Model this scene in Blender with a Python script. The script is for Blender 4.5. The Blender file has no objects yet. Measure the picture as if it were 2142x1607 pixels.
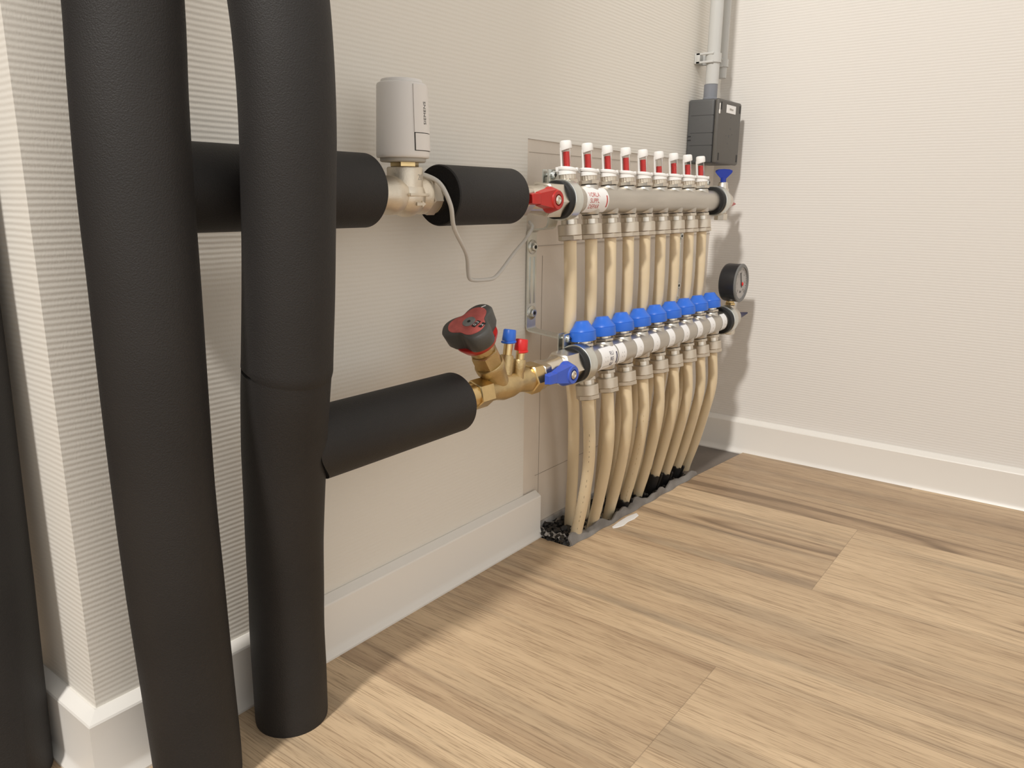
import bpy, bmesh, math, random
from mathutils import Vector, Matrix
C = bpy.context.scene
COL = C.collection
PI = math.pi

# ---------------------------------------------------------------- camera, light, exposure
cam = bpy.data.cameras.new('camera')
cam.sensor_width = 36.0
cam.lens = 1601.7 / 2142 * 36.0
cam.clip_start = 0.02
camo = bpy.data.objects.new('camera', cam)
camo.location = (-0.7248, -0.5885, 0.4698)
camo.rotation_euler = (1.3318, -0.010088, -0.921986)
COL.objects.link(camo)
C.camera = camo

world = bpy.data.worlds.new('room_ambient')
C.world = world
world.use_nodes = True
wnt = world.node_tree
wb = wnt.nodes['Background']
WORLD_COLOR = (1.0, 0.975, 0.935)
W_ALL, W_FRONT, W_LEFT, W_UP = 0.07, 1.26, 0.0, 0.05
def wnode(op, a, b):
    n = wnt.nodes.new('ShaderNodeMath'); n.operation = op
    for i, v in enumerate((a, b)):
        if isinstance(v, (int, float)): n.inputs[i].default_value = v
        else: wnt.links.new(v, n.inputs[i])
    return n.outputs[0]
wtc = wnt.nodes.new('ShaderNodeTexCoord')
wsx = wnt.nodes.new('ShaderNodeSeparateXYZ')
wnt.links.new(wtc.outputs['Generated'], wsx.inputs[0])
wst = wnode('ADD', wnode('MULTIPLY', wnode('MAXIMUM', wnode('MULTIPLY', wsx.outputs[1], -1.0), 0.0), W_FRONT), W_ALL)
wst = wnode('ADD', wnode('MULTIPLY', wnode('MAXIMUM', wnode('MULTIPLY', wsx.outputs[0], -1.0), 0.0), W_LEFT), wst)
wst = wnode('ADD', wnode('MULTIPLY', wnode('MAXIMUM', wsx.outputs[2], 0.0), W_UP), wst)
wb.inputs[0].default_value = (*WORLD_COLOR, 1)
wnt.links.new(wst, wb.inputs[1])

def area(name, loc, target, size, energy, color):
    l = bpy.data.lights.new(name, 'AREA')
    l.shape = 'DISK'
    l.size = size
    l.energy = energy
    l.color = color
    o = bpy.data.objects.new(name, l)
    o.location = loc
    o.rotation_euler = (Vector(target) - Vector(loc)).to_track_quat('-Z', 'Y').to_euler()
    COL.objects.link(o)
    return o
area('ceiling_lamp', (-2.1, -0.50, 2.5), (0.1, -0.1, 0.3), 0.24, 74, (1.0, 0.965, 0.915))

C.view_settings.view_transform = 'Standard'
C.view_settings.look = 'None'
C.view_settings.exposure = 0.0
C.view_settings.gamma = 1.0
C.view_settings.use_curve_mapping = False

# ---------------------------------------------------------------- materials
def mat(name, col, rough=0.5, metal=0.0, var=0.0, vscale=40.0, bump=None, stretch=(1, 1, 1), spec=0.5, trans=0.0, ior=1.45, sss=0.0, coat=0.0):
    m = bpy.data.materials.new(name)
    m.use_nodes = True
    nt = m.node_tree
    b = nt.nodes['Principled BSDF']
    b.inputs['Base Color'].default_value = (*col, 1)
    b.inputs['Roughness'].default_value = rough
    b.inputs['Metallic'].default_value = metal
    b.inputs['Specular IOR Level'].default_value = spec
    b.inputs['Transmission Weight'].default_value = trans
    b.inputs['IOR'].default_value = ior
    b.inputs['Coat Weight'].default_value = coat
    if sss:
        b.inputs['Subsurface Weight'].default_value = sss
        b.inputs['Subsurface Radius'].default_value = (0.004, 0.003, 0.0015)
        b.inputs['Subsurface Scale'].default_value = 1.0
    tc = nt.nodes.new('ShaderNodeTexCoord')
    mp = nt.nodes.new('ShaderNodeMapping')
    mp.inputs['Scale'].default_value = stretch
    nt.links.new(tc.outputs['Object'], mp.inputs['Vector'])
    if var:
        n = nt.nodes.new('ShaderNodeTexNoise')
        n.inputs['Scale'].default_value = vscale
        n.inputs['Detail'].default_value = 4
        nt.links.new(mp.outputs[0], n.inputs['Vector'])
        r = nt.nodes.new('ShaderNodeValToRGB')
        r.color_ramp.elements[0].position = 0.3
        r.color_ramp.elements[1].position = 0.7
        r.color_ramp.elements[0].color = (*[c * (1 - var) for c in col], 1)
        r.color_ramp.elements[1].color = (*[min(1, c * (1 + var)) for c in col], 1)
        nt.links.new(n.outputs['Fac'], r.inputs[0])
        nt.links.new(r.outputs[0], b.inputs['Base Color'])
    if bump:
        sc, dist = bump
        n2 = nt.nodes.new('ShaderNodeTexNoise')
        n2.inputs['Scale'].default_value = sc
        n2.inputs['Detail'].default_value = 3
        nt.links.new(mp.outputs[0], n2.inputs['Vector'])
        bp = nt.nodes.new('ShaderNodeBump')
        bp.inputs['Strength'].default_value = 1.0
        bp.inputs['Distance'].default_value = dist
        nt.links.new(n2.outputs['Fac'], bp.inputs['Height'])
        nt.links.new(bp.outputs[0], b.inputs['Normal'])
    return m

def math_node(nt, op, a, b=None, c=None):
    n = nt.nodes.new('ShaderNodeMath')
    n.operation = op
    for i, v in enumerate((a, b, c)):
        if v is None:
            continue
        if isinstance(v, (int, float)):
            n.inputs[i].default_value = v
        else:
            nt.links.new(v, n.inputs[i])
    return n.outputs[0]

def wallpaper(name, col, axis):
    """embossed paper: horizontal ribs 4.4 mm apart crossed by a fine vertical thread"""
    m = mat(name, col, 0.62, spec=0.35)
    nt = m.node_tree
    b = nt.nodes['Principled BSDF']
    tc = nt.nodes.new('ShaderNodeTexCoord')
    sx = nt.nodes.new('ShaderNodeSeparateXYZ')
    nt.links.new(tc.outputs['Object'], sx.inputs[0])
    h = sx.outputs[axis]
    z = sx.outputs[2]
    wob = nt.nodes.new('ShaderNodeTexNoise')
    wob.inputs['Scale'].default_value = 35
    wob.inputs['Detail'].default_value = 3
    nt.links.new(tc.outputs['Object'], wob.inputs['Vector'])
    zz = math_node(nt, 'MULTIPLY_ADD', wob.outputs['Fac'], 0.0012, z)
    rib = math_node(nt, 'SINE', math_node(nt, 'MULTIPLY', zz, 2 * PI / 0.0044))
    mpn = nt.nodes.new('ShaderNodeMapping')
    mpn.inputs['Scale'].default_value = (900, 900, 260)
    nt.links.new(tc.outputs['Object'], mpn.inputs['Vector'])
    thr = nt.nodes.new('ShaderNodeTexNoise')
    thr.inputs['Scale'].default_value = 1.0
    thr.inputs['Detail'].default_value = 2
    nt.links.new(mpn.outputs[0], thr.inputs['Vector'])
    big = nt.nodes.new('ShaderNodeTexNoise')
    big.inputs['Scale'].default_value = 7
    big.inputs['Detail'].default_value = 2
    nt.links.new(tc.outputs['Object'], big.inputs['Vector'])
    amp = math_node(nt, 'MULTIPLY_ADD', big.outputs['Fac'], 0.9, 0.25)
    hh = math_node(nt, 'MULTIPLY_ADD', thr.outputs['Fac'], 0.95, math_node(nt, 'MULTIPLY', rib, amp))
    bp = nt.nodes.new('ShaderNodeBump')
    bp.inputs['Strength'].default_value = 1.0
    bp.inputs['Distance'].default_value = 0.00011
    nt.links.new(hh, bp.inputs['Height'])
    nt.links.new(bp.outputs[0], b.inputs['Normal'])
    return m

def floor_material():
    m = mat('oak_vinyl', (0.5, 0.36, 0.22), 0.42, spec=0.4)
    nt = m.node_tree
    b = nt.nodes['Principled BSDF']
    L = nt.links.new
    tc = nt.nodes.new('ShaderNodeTexCoord')
    sx = nt.nodes.new('ShaderNodeSeparateXYZ')
    L(tc.outputs['Object'], sx.inputs[0])
    X, Y = sx.outputs[0], sx.outputs[1]
    u = math_node(nt, 'DIVIDE', math_node(nt, 'ADD', X, 0.036), 0.2265)
    row = math_node(nt, 'FLOOR', u)
    fu = math_node(nt, 'FRACT', u)
    par = math_node(nt, 'FLOORED_MODULO', row, 2.0)
    v = math_node(nt, 'DIVIDE', math_node(nt, 'ADD', Y, math_node(nt, 'MULTIPLY_ADD', row, 0.015, math_node(nt, 'MULTIPLY_ADD', par, -0.60, 0.952))), 1.22)
    pl = math_node(nt, 'FLOOR', v)
    fv = math_node(nt, 'FRACT', v)
    cv = nt.nodes.new('ShaderNodeCombineXYZ')
    L(math_node(nt, 'ADD', row, 42.0), cv.inputs[0]); L(pl, cv.inputs[1])
    wn = nt.nodes.new('ShaderNodeTexWhiteNoise')
    wn.noise_dimensions = '2D'
    L(cv.outputs[0], wn.inputs['Vector'])
    rnd = wn.outputs['Value']
    # plank space coordinates with a random shift for each plank
    shift = math_node(nt, 'MULTIPLY', rnd, 37.0)
    gx = math_node(nt, 'ADD', X, shift)
    gy = math_node(nt, 'MULTIPLY_ADD', rnd, 11.0, Y)
    def noise(sxx, syy, scale, detail, dist=0.0, rough=0.55):
        c = nt.nodes.new('ShaderNodeCombineXYZ')
        L(math_node(nt, 'MULTIPLY', gx, sxx), c.inputs[0])
        L(math_node(nt, 'MULTIPLY', gy, syy), c.inputs[1])
        L(math_node(nt, 'MULTIPLY', rnd, 5.0), c.inputs[2])
        n = nt.nodes.new('ShaderNodeTexNoise')
        n.inputs['Scale'].default_value = scale
        n.inputs['Detail'].default_value = detail
        n.inputs['Distortion'].default_value = dist
        n.inputs['Roughness'].default_value = rough
        L(c.outputs[0], n.inputs['Vector'])
        return n.outputs['Fac']
    broad = noise(10.0, 1.3, 1.0, 3, 0.5)
    # cathedral figure: contour lines of a stretched noise
    fig = noise(6.5, 0.95, 1.0, 1, 0.25)
    ring = math_node(nt, 'POWER', math_node(nt, 'MULTIPLY_ADD', math_node(nt, 'SINE', math_node(nt, 'MULTIPLY', fig, 95.0)), 0.5, 0.5), 5.0)
    where = math_node(nt, 'SMOOTH_MIN', math_node(nt, 'MAXIMUM', math_node(nt, 'MULTIPLY_ADD', fig, 5.0, -2.1), 0.0), 1.0, 0.1)
    pores = noise(620.0, 17.0, 1.0, 3, 0.1, 0.75)
    streak = noise(85.0, 1.7, 1.0, 4, 0.25, 0.6)
    f = math_node(nt, 'MULTIPLY_ADD', broad, 0.74, math_node(nt, 'MULTIPLY', streak, 0.38))
    f = math_node(nt, 'MULTIPLY_ADD', math_node(nt, 'MULTIPLY', ring, where), -0.24, f)
    f = math_node(nt, 'MULTIPLY_ADD', rnd, 0.25, f)
    f = math_node(nt, 'SUBTRACT', f, 0.075)
    ramp = nt.nodes.new('ShaderNodeValToRGB')
    e = ramp.color_ramp.elements
    e[0].position = 0.27; e[0].color = (0.245, 0.165, 0.10, 1)
    e[1].position = 0.82; e[1].color = (0.69, 0.515, 0.33, 1)
    k = ramp.color_ramp.elements.new(0.46); k.color = (0.435, 0.305, 0.19, 1)
    k = ramp.color_ramp.elements.new(0.62); k.color = (0.565, 0.412, 0.26, 1)
    L(f, ramp.inputs[0])
    ds = noise(21.0, 0.75, 1.0, 3, 0.6)
    dsr = nt.nodes.new('ShaderNodeValToRGB')
    dsr.color_ramp.elements[0].position = 0.54; dsr.color_ramp.elements[0].color = (0, 0, 0, 1)
    dsr.color_ramp.elements[1].position = 0.74; dsr.color_ramp.elements[1].color = (0.62, 0.62, 0.62, 1)
    L(ds, dsr.inputs[0])
    mxd = nt.nodes.new('ShaderNodeMix')
    mxd.data_type = 'RGBA'
    L(dsr.outputs[0], mxd.inputs[0]); L(ramp.outputs[0], mxd.inputs[6])
    mxd.inputs[7].default_value = (0.20, 0.155, 0.112, 1)
    pr = nt.nodes.new('ShaderNodeValToRGB')
    pr.color_ramp.elements[0].position = 0.36; pr.color_ramp.elements[0].color = (0.52, 0.48, 0.45, 1)
    pr.color_ramp.elements[1].position = 0.50; pr.color_ramp.elements[1].color = (1, 1, 1, 1)
    L(pores, pr.inputs[0])
    mx = nt.nodes.new('ShaderNodeMix')
    mx.data_type = 'RGBA'; mx.blend_type = 'MULTIPLY'
    mx.inputs[0].default_value = 0.75
    L(mxd.outputs[2], mx.inputs[6]); L(pr.outputs[0], mx.inputs[7])
    # V-joint lines
    du = math_node(nt, 'MULTIPLY', math_node(nt, 'MINIMUM', fu, math_node(nt, 'SUBTRACT', 1.0, fu)), 0.2265)
    dv = math_node(nt, 'MULTIPLY', math_node(nt, 'MINIMUM', fv, math_node(nt, 'SUBTRACT', 1.0, fv)), 1.22)
    seam = math_node(nt, 'LESS_THAN', math_node(nt, 'MINIMUM', du, dv), 0.00045)
    mx2 = nt.nodes.new('ShaderNodeMix')
    mx2.data_type = 'RGBA'
    L(math_node(nt, 'MULTIPLY', seam, 0.35), mx2.inputs[0])
    L(mx.outputs[2], mx2.inputs[6])
    mx2.inputs[7].default_value = (0.12, 0.08, 0.05, 1)
    L(mx2.outputs[2], b.inputs['Base Color'])
    bp = nt.nodes.new('ShaderNodeBump')
    bp.inputs['Strength'].default_value = 0.6
    bp.inputs['Distance'].default_value = 0.00012
    L(pores, bp.inputs['Height'])
    L(bp.outputs[0], b.inputs['Normal'])
    return m

M = dict(
    foam=mat('black_foam', (0.0185, 0.0165, 0.0155), 0.62, bump=(1000, 0.0004), var=0.18, vscale=9, spec=0.45),
    foam_cut=mat('cut_foam', (0.012, 0.011, 0.011), 0.85, bump=(900, 0.0012), spec=0.2),
    white=mat('white_paint', (0.80, 0.77, 0.72), 0.35, bump=(30, 0.0003)),
    wall_x=wallpaper('ribbed_paper_left', (0.75, 0.715, 0.65), 0),
    wall_y=wallpaper('ribbed_paper_right', (0.75, 0.72, 0.68), 1),
    plaster=mat('bare_board', (0.68, 0.61, 0.53), 0.85, var=0.10, vscale=6, bump=(180, 0.0002), spec=0.2),
    print=mat('pipe_print', (0.16, 0.13, 0.09), 0.6),
    faded_print=mat('faded_pipe_print', (0.45, 0.32, 0.14), 0.6),
    board_line=mat('board_line', (0.42, 0.37, 0.31), 0.9),
    floor=floor_material(),
    screed=mat('bare_screed', (0.17, 0.145, 0.125), 0.6, var=0.15, vscale=14, bump=(120, 0.0004)),
    nickel=mat('satin_nickel', (0.70, 0.65, 0.57), 0.27, 1.0, var=0.06, vscale=60),
    nickel_bar=mat('nickel_tube', (0.58, 0.55, 0.50), 0.40, 1.0, var=0.10, vscale=50, stretch=(0.15, 1, 1)),
    nickel_matt=mat('matt_nickel', (0.66, 0.60, 0.51), 0.48, 1.0),
    cast=mat('cast_nickel', (0.72, 0.65, 0.54), 0.45, 0.9, var=0.12, vscale=45, bump=(600, 0.00018)),
    brass=mat('brass', (0.70, 0.53, 0.27), 0.28, 1.0, var=0.1, vscale=60),
    brass_cast=mat('cast_brass', (0.56, 0.43, 0.23), 0.42, 1.0, var=0.15, vscale=50, bump=(500, 0.0003)),
    zinc=mat('zinc_steel', (0.70, 0.72, 0.69), 0.30, 1.0, var=0.1, vscale=40),
    rubber=mat('black_rubber', (0.010, 0.010, 0.010), 0.6),
    pex=mat('cream_pipe', (0.71, 0.585, 0.395), 0.34, var=0.06, vscale=18, sss=0.15),
    blue=mat('blue_plastic', (0.030, 0.150, 0.66), 0.35, bump=(300, 0.0001)),
    blue_lever=mat('blue_lever_plastic', (0.045, 0.105, 0.54), 0.3),
    navy=mat('dark_blue_plastic', (0.012, 0.035, 0.30), 0.35),
    navy_dark=mat('navy_plastic', (0.006, 0.012, 0.085), 0.4),
    red=mat('red_plastic', (0.47, 0.022, 0.018), 0.32),
    red_cap=mat('bright_red_plastic', (0.66, 0.020, 0.018), 0.4),
    red_float=mat('red_float', (0.66, 0.035, 0.03), 0.4),
    red_face=mat('dusty_red_plastic', (0.52, 0.115, 0.10), 0.55, var=0.22, vscale=90),
    grip=mat('dark_grey_plastic', (0.075, 0.072, 0.066), 0.5, bump=(500, 0.0002)),
    grip_disc=mat('mid_grey_plastic', (0.21, 0.215, 0.205), 0.55, var=0.2, vscale=120),
    meter_white=mat('white_plastic', (0.86, 0.85, 0.83), 0.3),
    clear=mat('clear_plastic', (0.95, 0.95, 0.95), 0.05, trans=1.0, ior=1.18),
    act=mat('light_grey_plastic', (0.74, 0.71, 0.68), 0.42),
    act_dark=mat('grey_plastic', (0.42, 0.40, 0.36), 0.5),
    ink=mat('black_ink', (0.02, 0.02, 0.02), 0.6),
    red_ink=mat('red_ink', (0.52, 0.09, 0.08), 0.6),
    dark_ink=mat('dark_blue_ink', (0.05, 0.045, 0.09), 0.6),
    pencil=mat('faint_grey_ink', (0.50, 0.48, 0.47), 0.7),
    paper=mat('white_sticker', (0.88, 0.87, 0.86), 0.5),
    cable=mat('grey_cable', (0.56, 0.54, 0.50), 0.4),
    box=mat('slate_grey_plastic', (0.085, 0.085, 0.085), 0.45, bump=(400, 0.0001)),
    box_lid=mat('slate_lid_plastic', (0.105, 0.098, 0.088), 0.5, bump=(400, 0.0001)),
    gland=mat('blue_grey_plastic', (0.20, 0.21, 0.235), 0.4),
    conduit=mat('pale_grey_pvc', (0.53, 0.53, 0.51), 0.32),
    gauge=mat('gauge_black', (0.022, 0.022, 0.024), 0.35),
    gauge_rim=mat('gauge_rim_grey', (0.16, 0.16, 0.155), 0.4),
    dial=mat('dial_face', (0.43, 0.41, 0.395), 0.45),
    debris=mat('dark_debris', (0.028, 0.025, 0.022), 0.55, var=0.6, vscale=160, bump=(300, 0.001)),
    film=mat('crumpled_film', (0.40, 0.38, 0.36), 0.25, var=0.3, vscale=60),
    strip=mat('grey_edge_foam', (0.20, 0.185, 0.17), 0.7, var=0.12, vscale=60, bump=(250, 0.0006)),
    caulk=mat('white_filler', (0.72, 0.70, 0.67), 0.6),
)

# ---------------------------------------------------------------- mesh helpers
def basis(n):
    n = Vector(n).normalized()
    a = Vector((0, 0, 1)) if abs(n.z) < 0.9 else Vector((1, 0, 0))
    u = n.cross(a).normalized()
    return u, n.cross(u).normalized(), n

class G:
    def __init__(self):
        self.v, self.f = [], []
    def ring_loft(self, rings, closed=True, cap0=True, cap1=True):
        b = len(self.v); n = len(rings[0])
        for r in rings:
            self.v += [tuple(p) for p in r]
        for k in range(len(rings) - 1):
            for i in range(n if closed else n - 1):
                j = (i + 1) % n
                self.f.append((b + k * n + i, b + k * n + j, b + (k + 1) * n + j, b + (k + 1) * n + i))
        if cap0: self.f.append(tuple(b + i for i in reversed(range(n))))
        if cap1: self.f.append(tuple(b + (len(rings) - 1) * n + i for i in range(n)))
        return self
    def lathe(self, o, ax, prof, n=32, cap0=True, cap1=True, ph=0.0):
        u, w, a = basis(ax); o = Vector(o)
        rings = []
        for t, r in prof:
            rings.append([o + a * t + (u * math.cos(ph + 2 * PI * i / n) + w * math.sin(ph + 2 * PI * i / n)) * r for i in range(n)])
        return self.ring_loft(rings, True, cap0, cap1)
    def hexn(self, o, ax, t0, t1, r, ch=0.0012, ph=0.0):
        """hexagon nut with chamfered ends; r is the distance to a corner"""
        return self.lathe(o, ax, [(t0, r - ch), (t0 + ch * 0.7, r), (t1 - ch * 0.7, r), (t1, r - ch)], 6, ph=ph)
    def pipe(self, o, ax, t0, t1, ro, ri, n=40, ch=0.0):
        u, w, a = basis(ax); o = Vector(o)
        prof = [(t0, ri), (t0, ro - ch), (t0 + ch, ro), (t1 - ch, ro), (t1, ro - ch), (t1, ri)] if ch else [(t0, ri), (t0, ro), (t1, ro), (t1, ri)]
        b = len(self.v); m = len(prof)
        for t, r in prof:
            self.v += [tuple(o + a * t + (u * math.cos(2 * PI * i / n) + w * math.sin(2 * PI * i / n)) * r) for i in range(n)]
        for k in range(m):
            for i in range(n):
                j = (i + 1) % n; k2 = (k + 1) % m
                self.f.append((b + k * n + i, b + k * n + j, b + k2 * n + j, b + k2 * n + i))
        return self
    def tube(self, pts, r, n=16, cap=True):
        pts = [Vector(p) for p in pts]
        rr = r if isinstance(r, (list, tuple)) else [r] * len(pts)
        rings = []
        t = (pts[1] - pts[0]).normalized()
        u, w, _ = basis(t)
        for i, p in enumerate(pts):
            t2 = (pts[min(i + 1, len(pts) - 1)] - pts[max(i - 1, 0)]).normalized()
            q = t.rotation_difference(t2)
            u = q @ u; w = q @ w; t = t2
            rings.append([p + (u * math.cos(2 * PI * k / n) + w * math.sin(2 * PI * k / n)) * rr[i] for k in range(n)])
        return self.ring_loft(rings, True, cap, cap)
    def box(self, lo, hi, bev=0.0, seg=2):
        bm = bmesh.new()
        bmesh.ops.create_cube(bm, size=1)
        for v in bm.verts:
            v.co = Vector([lo[i] if v.co[i] < 0 else hi[i] for i in range(3)])
        if bev:
            bmesh.ops.bevel(bm, geom=bm.edges[:], offset=bev, segments=seg, affect='EDGES', profile=0.5)
        return self.bm(bm)
    def bm(self, bm):
        b = len(self.v)
        bm.verts.index_update()
        self.v += [tuple(v.co) for v in bm.verts]
        self.f += [tuple(b + v.index for v in f.verts) for f in bm.faces]
        bm.free()
        return self
    def prism(self, poly, o, u, w, n, h):
        """outline poly in the plane (u, w) at o, extruded by h along n"""
        o, u, w, n = Vector(o), Vector(u), Vector(w), Vector(n)
        return self.ring_loft([[o + u * a + w * b for a, b in poly], [o + u * a + w * b + n * h for a, b in poly]])
    def sheet(self, rows):
        b = len(self.v); n = len(rows[0])
        for r in rows: self.v += [tuple(p) for p in r]
        for k in range(len(rows) - 1):
            for i in range(n - 1):
                self.f.append((b + k * n + i, b + k * n + i + 1, b + (k + 1) * n + i + 1, b + (k + 1) * n + i))
        return self
    def ball(self, c, r, sq=(1, 1, 1), n=20):
        bm = bmesh.new()
        bmesh.ops.create_uvsphere(bm, u_segments=n, v_segments=n // 2 + 2, radius=r)
        for v in bm.verts:
            v.co = Vector((v.co.x * sq[0] + c[0], v.co.y * sq[1] + c[1], v.co.z * sq[2] + c[2]))
        return self.bm(bm)
    def rot(self, origin, axis, ang):
        m = Matrix.Translation(Vector(origin)) @ Matrix.Rotation(ang, 4, Vector(axis)) @ Matrix.Translation(-Vector(origin))
        self.v = [tuple(m @ Vector(p)) for p in self.v]
        return self

ORG = {}
def org_of(o):
    while o.parent: o = o.parent
    return ORG.get(o.name, Vector((0, 0, 0)))

def obj(name, g, m, parent=None, smooth=38, label=None, at=None):
    off = org_of(parent) if parent else (Vector(at) if at is not None else Vector((0, 0, 0)))
    me = bpy.data.meshes.new(name)
    me.from_pydata([tuple(Vector(p) - off) for p in g.v], [], g.f)
    bm = bmesh.new(); bm.from_mesh(me)
    bmesh.ops.recalc_face_normals(bm, faces=bm.faces[:])
    bm.to_mesh(me); bm.free()
    me.materials.append(m)
    if smooth:
        me.shade_smooth()
        me.set_sharp_from_angle(angle=math.radians(smooth))
    o = bpy.data.objects.new(name, me)
    COL.objects.link(o)
    if parent:
        o.parent = parent
    else:
        o.location = off
        ORG[o.name] = off
    if label: o['label'] = label
    return o

def tag(o, label, cat, group=None, kind=None):
    o['label'] = label; o['category'] = cat
    if group: o['group'] = group
    if kind: o['kind'] = kind
    return o

def thing(name, label, cat, loc, group=None, local=False, rotx=0.0):
    o = bpy.data.objects.new(name, None)
    o.empty_display_size = 0.02
    COL.objects.link(o)
    o.location = loc
    o.rotation_euler = (rotx, 0, 0)
    ORG[o.name] = Vector((0, 0, 0)) if local else Vector(loc)
    return tag(o, label, cat, group)

def dup(root, loc, label, group=None):
    r = root.copy(); COL.objects.link(r); r.location = loc; r['label'] = label
    if group: r['group'] = group
    ORG[r.name] = ORG[root.name]
    out = []
    for ch in list(root.children):
        c = ch.copy(); COL.objects.link(c); c.parent = r; out.append(c)
        for gch in list(ch.children):
            d = gch.copy(); COL.objects.link(d); d.parent = c
    return r, out

def smooth_path(pts, k=8):
    """Catmull-Rom through the points"""
    P = [Vector(p) for p in pts]
    P = [P[0] * 2 - P[1]] + P + [P[-1] * 2 - P[-2]]
    out = []
    for i in range(1, len(P) - 2):
        a, b, c, d = P[i - 1:i + 3]
        for s in range(k):
            t = s / k
            out.append(0.5 * ((2 * b) + (c - a) * t + (2 * a - 5 * b + 4 * c - d) * t * t + (3 * b - a - 3 * c + d) * t ** 3))
    out.append(P[-2])
    return out

def text_geo(txt, size, place, spacing=1.0):
    """lettering as a mesh; place(x, y) maps the text plane (metres, centred) to 3-D"""
    cu = bpy.data.curves.new('lettering', 'FONT')
    cu.body = txt; cu.size = size; cu.align_x = 'CENTER'; cu.align_y = 'CENTER'
    cu.space_character = spacing; cu.resolution_u = 3
    to = bpy.data.objects.new('lettering', cu)
    COL.objects.link(to)
    dg = bpy.context.evaluated_depsgraph_get()
    me = bpy.data.meshes.new_from_object(to.evaluated_get(dg))
    g = G()
    g.v = [tuple(place(v.co.x, v.co.y)) for v in me.vertices]
    g.f = [tuple(p.vertices) for p in me.polygons]
    bpy.data.objects.remove(to); bpy.data.curves.remove(cu); bpy.data.meshes.remove(me)
    return g

ORD = ['first', 'second', 'third', 'fourth', 'fifth', 'sixth', 'seventh', 'eighth', 'ninth']
L = 0.6697          # far wall
XE = -0.4965        # outer corner of the left wall
XP = 0.083          # left edge of the bare board
H = 2.5

# ---------------------------------------------------------------- setting
g = G()
def quad(g, a, b, c, d):
    n = len(g.v); g.v += [a, b, c, d]; g.f.append((n, n + 1, n + 2, n + 3))
quad(g, (XE, 0, 0), (XP, 0, 0), (XP, 0, H), (XE, 0, H))
quad(g, (XP, 0, 0.5415), (L + .1, 0, 0.5315), (L + .1, 0, H), (XP, 0, H))
quad(g, (XP, 0, 0), (XP, 0.0016, 0), (XP, 0.0016, 0.5415), (XP, 0, 0.5415))
quad(g, (XP, 0, 0.5415), (XP, 0.0016, 0.5415), (L + .1, 0.0016, 0.5315), (L + .1, 0, 0.5315))
quad(g, (XE, 0, 0), (XE, 0.62, 0), (XE, 0.62, H), (XE, 0, H))
quad(g, (XE, 0.62, 0), (L + .1, 0.62, 0), (L + .1, 0.62, H), (XE, 0.62, H))
quad(g, (XE, 0, H), (L + .1, 0, H), (L + .1, 0.62, H), (XE, 0.62, H))
wall_left = obj('wall_left', g, M['wall_x'], smooth=0)
tag(wall_left, 'left wall in ribbed off-white paper behind the insulated pipes and manifold', 'wall', kind='structure')
g = G().box((XP, 0.0016, -0.045), (L + .1, 0.012, 0.5412))
board = obj('bare_board', g, M['plaster'], wall_left, smooth=0, label='unpapered greige wall board behind the manifold')
board['kind'] = 'structure'
g = G()
g.box((XP + .022, 0.0010, 0.4076), (L, 0.0018, 0.4084))
g.box((0.1212, 0.0010, 0.0), (0.1218, 0.0018, 0.395))
g.box((XP + .03, 0.0010, 0.0866), (L, 0.0018, 0.0872))
g.box((XP + .005, 0.0010, 0.5255), (0.40, 0.0018, 0.5259))
pl = obj('pencil_line', g, M['plaster'], board, smooth=0)
pl.data.materials[0] = M['board_line']
g = G().box((XP + .02, -0.0022, 0.004), (0.48, 0.0018, 0.0125), .0006)
obj('edge_filler', g, M['film'], board, label='pale filler strip at the foot of the bare board')
g = G().box((0.5085, 0.0008, 0.20), (0.5105, 0.0018, 0.405))
obj('board_joint', g, M['board_line'], board, smooth=0)

g = G().box((L, -2.6, -0.05), (L + .1, 0.012, H))
tag(obj('wall_right', g, M['wall_y'], smooth=0), 'far right wall in finely ribbed off-white paper', 'wall', kind='structure')

# floor with a cut-out along the wall where the pipes come up
g = G()
XA = 0.105
def slab(poly, z0=0.0, dz=-0.004):
    g.ring_loft([[(x, y, z0) for x, y in poly], [(x, y, z0 + dz) for x, y in poly]])
slab([(-2.6, -2.6), (XE, -2.6), (XE, 1.0), (-2.6, 1.0)])
slab([(XE, -2.6), (XA, -2.6), (XA, 0.0), (XE, 0.0)])
slab([(XA, -2.6), (L, -2.6), (L, -0.1045), (0.47, -0.084), (XA, -0.0655)])
tag(obj('floor', g, M['floor'], smooth=0), 'light oak plank floor running towards the left wall', 'floor', kind='structure')
g = G()
g.box((0.478, -0.12, -0.06), (L, 0.0, -0.0035))
g.box((XA - .01, -0.30, -0.10), (L, 0.005, -0.055))
tag(obj('screed', g, M['screed'], smooth=0), 'bare dark grey screed in the corner beside the last pipe', 'screed', kind='structure')

def baseboard(name, label, path, parent=None):
    """path: list of (origin, along, out, length)"""
    prof = [(0.0, 0.0), (0.0, 0.0665), (0.0018, 0.0668), (0.0108, 0.0612), (0.0116, 0.0595), (0.0116, 0.012), (0.0128, 0.0075), (0.0165, 0.0022), (0.0165, 0.0)]
    g = G()
    for o, al, out, ln, m0, m1 in path:
        o, al, out = Vector(o), Vector(al), Vector(out)
        r0 = [o + out * d + Vector((0, 0, z)) - al * (d * m0) for d, z in prof]
        r1 = [o + al * ln + out * d + Vector((0, 0, z)) + al * (d * m1) for d, z in prof]
        g.ring_loft([r0, r1])
    return tag(obj(name, g, M['white'], smooth=25), label, 'baseboard', kind='structure')
baseboard('baseboard_left', 'white baseboard along the left wall ending before the manifold pipes', [((XE, 0, 0), (1, 0, 0), (0, -1, 0), 0.1105 - XE, 1, 0)])
baseboard('baseboard_return', 'white baseboard on the narrow wall face left of the outer corner', [((XE, 0.6, 0), (0, -1, 0), (-1, 0, 0), 0.6, 0, 1)])
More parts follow.
